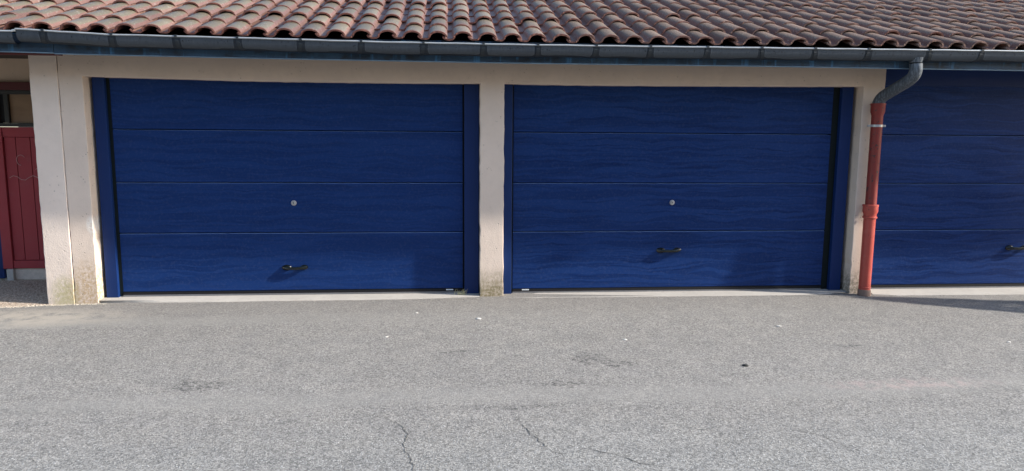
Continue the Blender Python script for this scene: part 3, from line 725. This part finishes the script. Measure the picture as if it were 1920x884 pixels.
# ------------------------------------------------------------------ roof tiles
PITCH, LEN, ANG = 0.2185, 0.36, R(19.1)
EY, EZ = -0.530, 2.418           # front edge of the eave row, pan level
def profile():
    p = [(-0.022, 0.020), (-0.010, 0.006), (0.004, 0.0), (0.030, -0.002), (0.052, 0.001)]
    x0, x1, h = 0.060, 0.2185+0.010, 0.060
    for k in range(13):
        t = k/12; a = math.pi*(1-t); cx = (x0+x1)/2; rx = (x1-x0)/2
        z = h*max(0, math.sin(a))**0.85
        x = cx+rx*math.cos(a)*0.98
        if k == 0: z = 0.010
        if k == 12: z = 0.012
        p.append((x, z))
    return p
PR = profile()
def tile_bm(var=0, L=0.425):
    rnd = random.Random(var*13+1)
    bm = bmesh.new(); cl = bm.loops.layers.color.new('wear'); th = 0.016
    sk = rnd.uniform(-.004, .004); hs = 1+rnd.uniform(-.05, .05); tw = rnd.uniform(-.004, .004)
    # offset profile for thickness
    inner = []
    for i, (x, z) in enumerate(PR):
        a = PR[max(0, i-1)]; b = PR[min(len(PR)-1, i+1)]; d = Vector((b[0]-a[0], b[1]-a[1])).normalized(); n = Vector((d.y, -d.x))
        inner.append((x+n.x*th, z+n.y*th))
    ys = [0, 0.010, 0.035, 0.20, L]
    T, B = [], []
    for j, y in enumerate(ys):
        zo = 0.021*(1-y/L)-(0.0025 if j == 0 else 0)    # front rides on the row below
        T.append([bm.verts.new((x+sk*y/L+rnd.uniform(-.0008, .0008), y+(rnd.uniform(-.003, .003) if j == 0 else 0), z*hs*(1-0.10*y/L)+zo+tw*(x-0.1)/0.1)) for x, z in PR])
    for j in (0, len(ys)-1):
        y = ys[j]; zo = 0.021*(1-y/L)
        B.append([bm.verts.new((x+sk*y/L, y+0.001*(j == 0), z*hs*(1-0.10*y/L)+zo+tw*(x-0.1)/0.1)) for x, z in inner])
    n = len(PR)
    wear = [-0.8, -0.5, 0.75, 0.85, 0.8]
    def wr(i, j):
        x = PR[i][0]; crown = 1.0 if 0.075 < x < 0.205 else 0.15
        return wear[j]*crown
    for j in range(len(ys)-1):
        for i in range(n-1):
            f = bm.faces.new((T[j][i], T[j][i+1], T[j+1][i+1], T[j+1][i])); f.smooth = True
            for l, (a, b) in zip(f.loops, ((i, j), (i+1, j), (i+1, j+1), (i, j+1))): l[cl] = (wr(a, b), 0, 0, 1)
    def q(vs, mi):
        f = bm.faces.new(vs); f.material_index = mi; f.smooth = False
        for l in f.loops: l[cl] = (0, 0, 0, 1)
    for i in range(n-1):
        q((T[0][i+1], T[0][i], B[0][i], B[0][i+1]), 1)
        f = bm.faces.new((B[0][i], B[1][i], B[1][i+1], B[0][i+1])); f.material_index = 1; f.smooth = True
        for l in f.loops: l[cl] = (0, 0, 0, 1)
    for i in (0, n-1):
        for j in range(len(ys)-1):
            if j == 0: pass
        q([T[j][i] for j in range(len(ys))]+[B[1][i], B[0][i]], 1)
    return bm
TM = []
for v in range(7):
    bm = tile_bm(v); me = bpy.data.meshes.new('roof_tile'); bm.to_mesh(me); bm.free(); me.materials.append(TILE); me.materials.append(CLAY); TM.append(me)
X0 = 0.480 - (PITCH*0.66)       # crown of tile n=0 lies at X=0.480
def tile_matrix(n, r):
    x = X0+PITCH*n; s = r*LEN
    jz = 0.010*noise.noise((x*0.5, r*0.7, 2)); jx = 0.004*noise.noise((x*5, r*3.1, 5))
    sag = interp([(-4.2, 0.020), (-2.7, 0.012), (-1.9, 0.004), (0, 0), (1.8, 0.004), (3.5, 0.018), (4.9, 0.004)], x)*max(0.3, 1-r*0.08)
    y = EY+s*math.cos(ANG)+random.uniform(-.011, .011)*(1 if r else .35); z = EZ+s*math.sin(ANG)+jz+sag+0.002
    return Matrix.Translation((x+jx, y, z)) @ Matrix.Rotation(ANG-R(0.2)+random.gauss(0, .004), 4, 'X') @ Matrix.Rotation(random.gauss(0, .014), 4, 'Z') @ Matrix.Rotation(random.gauss(0, .008), 4, 'Y')
def pix(P):
    d = P-CAM; z = d.dot(fw); return 960+1387*d.dot(rt)/z, 442-1387*d.dot(up)/z
roofs = {}
for key, par in (('g', ga), ('n', nb)):
    rf = bpy.data.objects.new('roof', None); link(rf, par); rf.location = (0, EY, EZ); roofs[key] = rf
cand = []
for r in range(13):
    for n in range(-42, 42):
        m = tile_matrix(n, r); key = 'n' if X0+PITCH*(n+0.7) < -3.845 else 'g'
        u, v = pix(m @ Vector((0.14, 0.15, 0.05)))
        vis = -30 < u < 1950 and v > -12
        dd = (m.translation-CAM).length
        cand.append((not vis, dd, key, m, random.randrange(7)))
cand.sort(key=lambda c: (c[0], c[1]))
cnt = {'g': 0, 'n': 0}; rest = {'g': [], 'n': []}
for nv, dd, key, m, v in cand:
    if not nv and cnt[key] < 298:
        o = bpy.data.objects.new('roof_tile', TM[v]); link(o, roofs[key]); o.matrix_local = Matrix.Translation((0, -EY, -EZ)) @ m; cnt[key] += 1
    else: rest[key].append((m, v))
print('tiles', cnt, {k: len(v) for k, v in rest.items()}, 'visible', sum(1 for c in cand if not c[0]))
for key in rest:
    bm = bmesh.new()
    for m, v in rest[key]:
        me = TM[v].copy(); me.transform(m); bm.from_mesh(me); bpy.data.meshes.remove(me)
    bmesh.ops.translate(bm, vec=(0, -EY, -EZ), verts=bm.verts)
    me = bpy.data.meshes.new('upper_roof_tiles'); bm.to_mesh(me); bm.free(); me.materials.append(TILE); me.materials.append(CLAY)
    o = bpy.data.objects.new('upper_roof_tiles', me); link(o, roofs[key]); o['kind'] = 'stuff'
# boards under the tiles and the far slope
def slab(parent, x0, x1):
    bm = bmesh.new(); c, s_ = math.cos(ANG), math.sin(ANG); L = 13*LEN+0.1
    p = [(EY+0.05, EZ-0.022), (EY+0.05+L*c, EZ-0.022+L*s_), (EY+0.05+L*c*1.0+3.6, EZ+L*s_-1.3), (EY+0.05+L*c+3.6, 2.30), (-0.43, 2.388)]
    a = [bm.verts.new((x0, y, z)) for y, z in p]; b = [bm.verts.new((x1, y, z)) for y, z in p]
    bm.faces.new(a); bm.faces.new(b[::-1])
    for i in range(5): bm.faces.new((a[i], b[i], b[(i+1)%5], a[(i+1)%5]))
    obj('roof_boards', bm, DECK, parent)
slab(ga, -3.84, 9.0); slab(nb, -8.6, -3.845)
# far and end walls so the block is closed
boxo('rear_wall', -3.84, 9.0, 7.0, 7.2, -0.05, 2.29, STUC, ga)
boxo('end_wall', 8.8, 9.0, 0.2, 6.99, -0.05, 2.29, STUC, ga)
boxo('rear_wall', -8.0, -3.845, 7.0, 7.2, -0.05, 2.29, STUC2, nb)
boxo('party_wall', -3.84, -3.70, 0.425, 6.99, -0.05, 2.29, STUC, ga)

# unseen house behind the viewer, added to block low sky from the garage wall
oh = thing('unseen_opposite_house', 'unseen two storey house across the yard, added to hold back low sky light', 'house', (0, -17, 0))
OW = mat_stucco('house_render', (0.22, 0.20, 0.17), dirt=False)  # render kept dark so the garage doors reflect less
def osub(name, x0, x1, y0, y1, z0, z1, m, par=None):
    bm = bmesh.new(); box(bm, x0, x1, y0, y1, z0, z1); return obj(name, bm, m, par or oh)
osub('wall', -22, 24, -8, 0, -0.1, 6.0, OW)
for sgn in (1,):
    bm = bmesh.new(); prism(bm, [(0.6, 5.95), (0.6, 6.05), (-4, 7.9), (-8.6, 6.05), (-8.6, 5.95)], -22.4, 24.4)
    bmesh.ops.transform(bm, matrix=Matrix(((0,1,0,0),(1,0,0,0),(0,0,1,0),(0,0,0,1))), verts=bm.verts); obj('roof', bm, CLAY, oh)
for i in range(11):
    for zz in (0.9, 3.7):
        fx = -20+4.0*i
        fr = osub('window', fx-0.06, fx+1.36, 0.003, 0.05, zz-0.06, zz+1.46, WPOST); osub('pane', fx, fx+1.3, 0.052, 0.058, zz, zz+1.4, BLACK, fr)

# ------------------------------------------------------------------ small things on the ground
def chip(name, x, y, r, m, label, cat, flat=0.45, seed=0, group=None):
    rn = random.Random(seed); bm = bmesh.new(); bmesh.ops.create_icosphere(bm, subdivisions=2, radius=r)
    for v in bm.verts:
        k = 1+0.35*noise.noise(v.co/r*1.3+Vector((seed, 0, 0))); v.co = Vector((v.co.x*k*1.5, v.co.y*k, v.co.z*k*flat))
    o = obj(name, bm, m, None, (x, y, ground_z(x, y)+r*flat*0.6)); o.rotation_euler.z = rn.uniform(-.6, .6); tag(o, label, cat, group); return o
chip('stone_chip', -0.052, -0.863, 0.017, PEB, 'white stone chip on the asphalt straight below the middle pillar', 'stone', seed=1)
chip('stone_chip', -0.809, -1.378, 0.010, PEB, 'small white stone chip in front of the right part of the left door', 'stone', seed=2)
chip('stone_chip', 1.087, -1.573, 0.013, PEB, 'grey white stone on the asphalt in front of the middle door', 'stone', seed=3)
chip('stone_chip', 2.506, -1.251, 0.014, PEB, 'white stone chip in front of the right half of the middle door', 'stone', seed=4)
chip('stone_chip', 4.15, -1.83, 0.011, PEB, 'white stone chip farthest right on the asphalt below the downpipe', 'stone', seed=5)
chip('stone_chip', -0.60, -0.62, 0.009, PEB, 'tiny white chip near the threshold left of the middle pillar', 'stone', seed=6)
chip('clod', 1.788, -2.283, 0.014, PEBD, 'small black clod lying on the open asphalt below the middle door handle', 'clod', flat=0.75, seed=7)
# scattered loose pale grit over the yard
bm = bmesh.new()
for i in range(600):
    x = random.uniform(-4.6, 5.8); y = -0.2-3.9*random.random()
    r = random.choice((.0012, .0016, .002, .003)); sx = random.uniform(0.8, 1.8)
    bmesh.ops.create_icosphere(bm, subdivisions=1, radius=r, matrix=Matrix.Translation((x, y, ground_z(x, y)+r*0.4)) @ Matrix.Rotation(random.uniform(0, 3), 4, 'Z') @ Matrix.Diagonal((sx, 1, .7, 1)))
gs = obj('scattered_grit', bm, plain('bright_grit', (0.38, 0.37, 0.35), 0.8, nsc=30, amp=0.35)); gs['kind'] = 'stuff'
tag(gs, 'bright specks of grit scattered all over the asphalt yard', 'grit')
# dry weeds in the corner by the middle pillar
bm = bmesh.new(); rn = random.Random(3)
for i in range(26):
    a = rn.uniform(0, 6.28); L = rn.uniform(0.03, 0.10); bx, by = rn.gauss(0, .02), rn.gauss(0, .008); lean = rn.uniform(.2, .9)
    pts = [Vector((bx+math.cos(a)*lean*L*t, by-abs(math.sin(a))*lean*L*t*0.6, L*t*(1-0.25*t))) for t in (0, .33, .66, 1)]
    for k in range(3):
        w0, w1 = 0.0022*(1-k/3.2), 0.0022*(1-(k+1)/3.2)
        bm.faces.new([bm.verts.new(pts[k]+V((-w0, 0, 0))), bm.verts.new(pts[k]+V((w0, 0, 0))), bm.verts.new(pts[k+1]+V((w1, 0, 0))), bm.verts.new(pts[k+1]+V((-w1, 0, 0)))])
tag(obj('weed_tuft', bm, GRASS, None, (-0.185, 0.06, 0.02)), 'dry wispy weed on the threshold at the foot of the middle pillar', 'weed')

# unseen shrub right of the view, shaped to cast the shade by the third door
sh = thing('unseen_potted_shrub', 'unseen leafy shrub in a terracotta pot, casting the shade by the third door', 'shrub', (6.62, -1.12, 0))
bm = bmesh.new(); lathe(bm, [(0.14, -0.01), (0.19, 0.28), (0.21, 0.285), (0.21, 0.33), (0.18, 0.33), (0.17, 0.30)], 20); obj('pot', bm, TERRA, sh, smooth=True)
bm = bmesh.new(); tube(bm, [(0, 0, .29), (0.01, .04, .7), (0, .14, 1.1), (-.01, .26, 1.5)], 0.02, 8, rads=[.025, .02, .014, .006]); obj('trunk', bm, BARK, sh)
bm = bmesh.new(); rn = random.Random(11)
for i in range(6500):
    t = rn.random()**1.25; z = 0.30+1.36*t; rr = 0.43*(1-t)**0.75*(0.65+0.35*rn.random())+0.01; a = rn.uniform(0, 6.283)
    c = V((math.cos(a)*rr*0.8, 0.34*t*1.0+math.sin(a)*rr, z)); q = Matrix.Rotation(rn.uniform(0, 6.28), 3, V((rn.uniform(-1, 1), rn.uniform(-1, 1), rn.uniform(-1, 1))).normalized()); L = rn.uniform(.018, .035)
    bm.faces.new([bm.verts.new(c+q@V(p)) for p in ((0, -L, 0), (L*.45, 0, .004), (0, L, 0), (-L*.45, 0, .004))])
obj('foliage', bm, LEAF, sh)
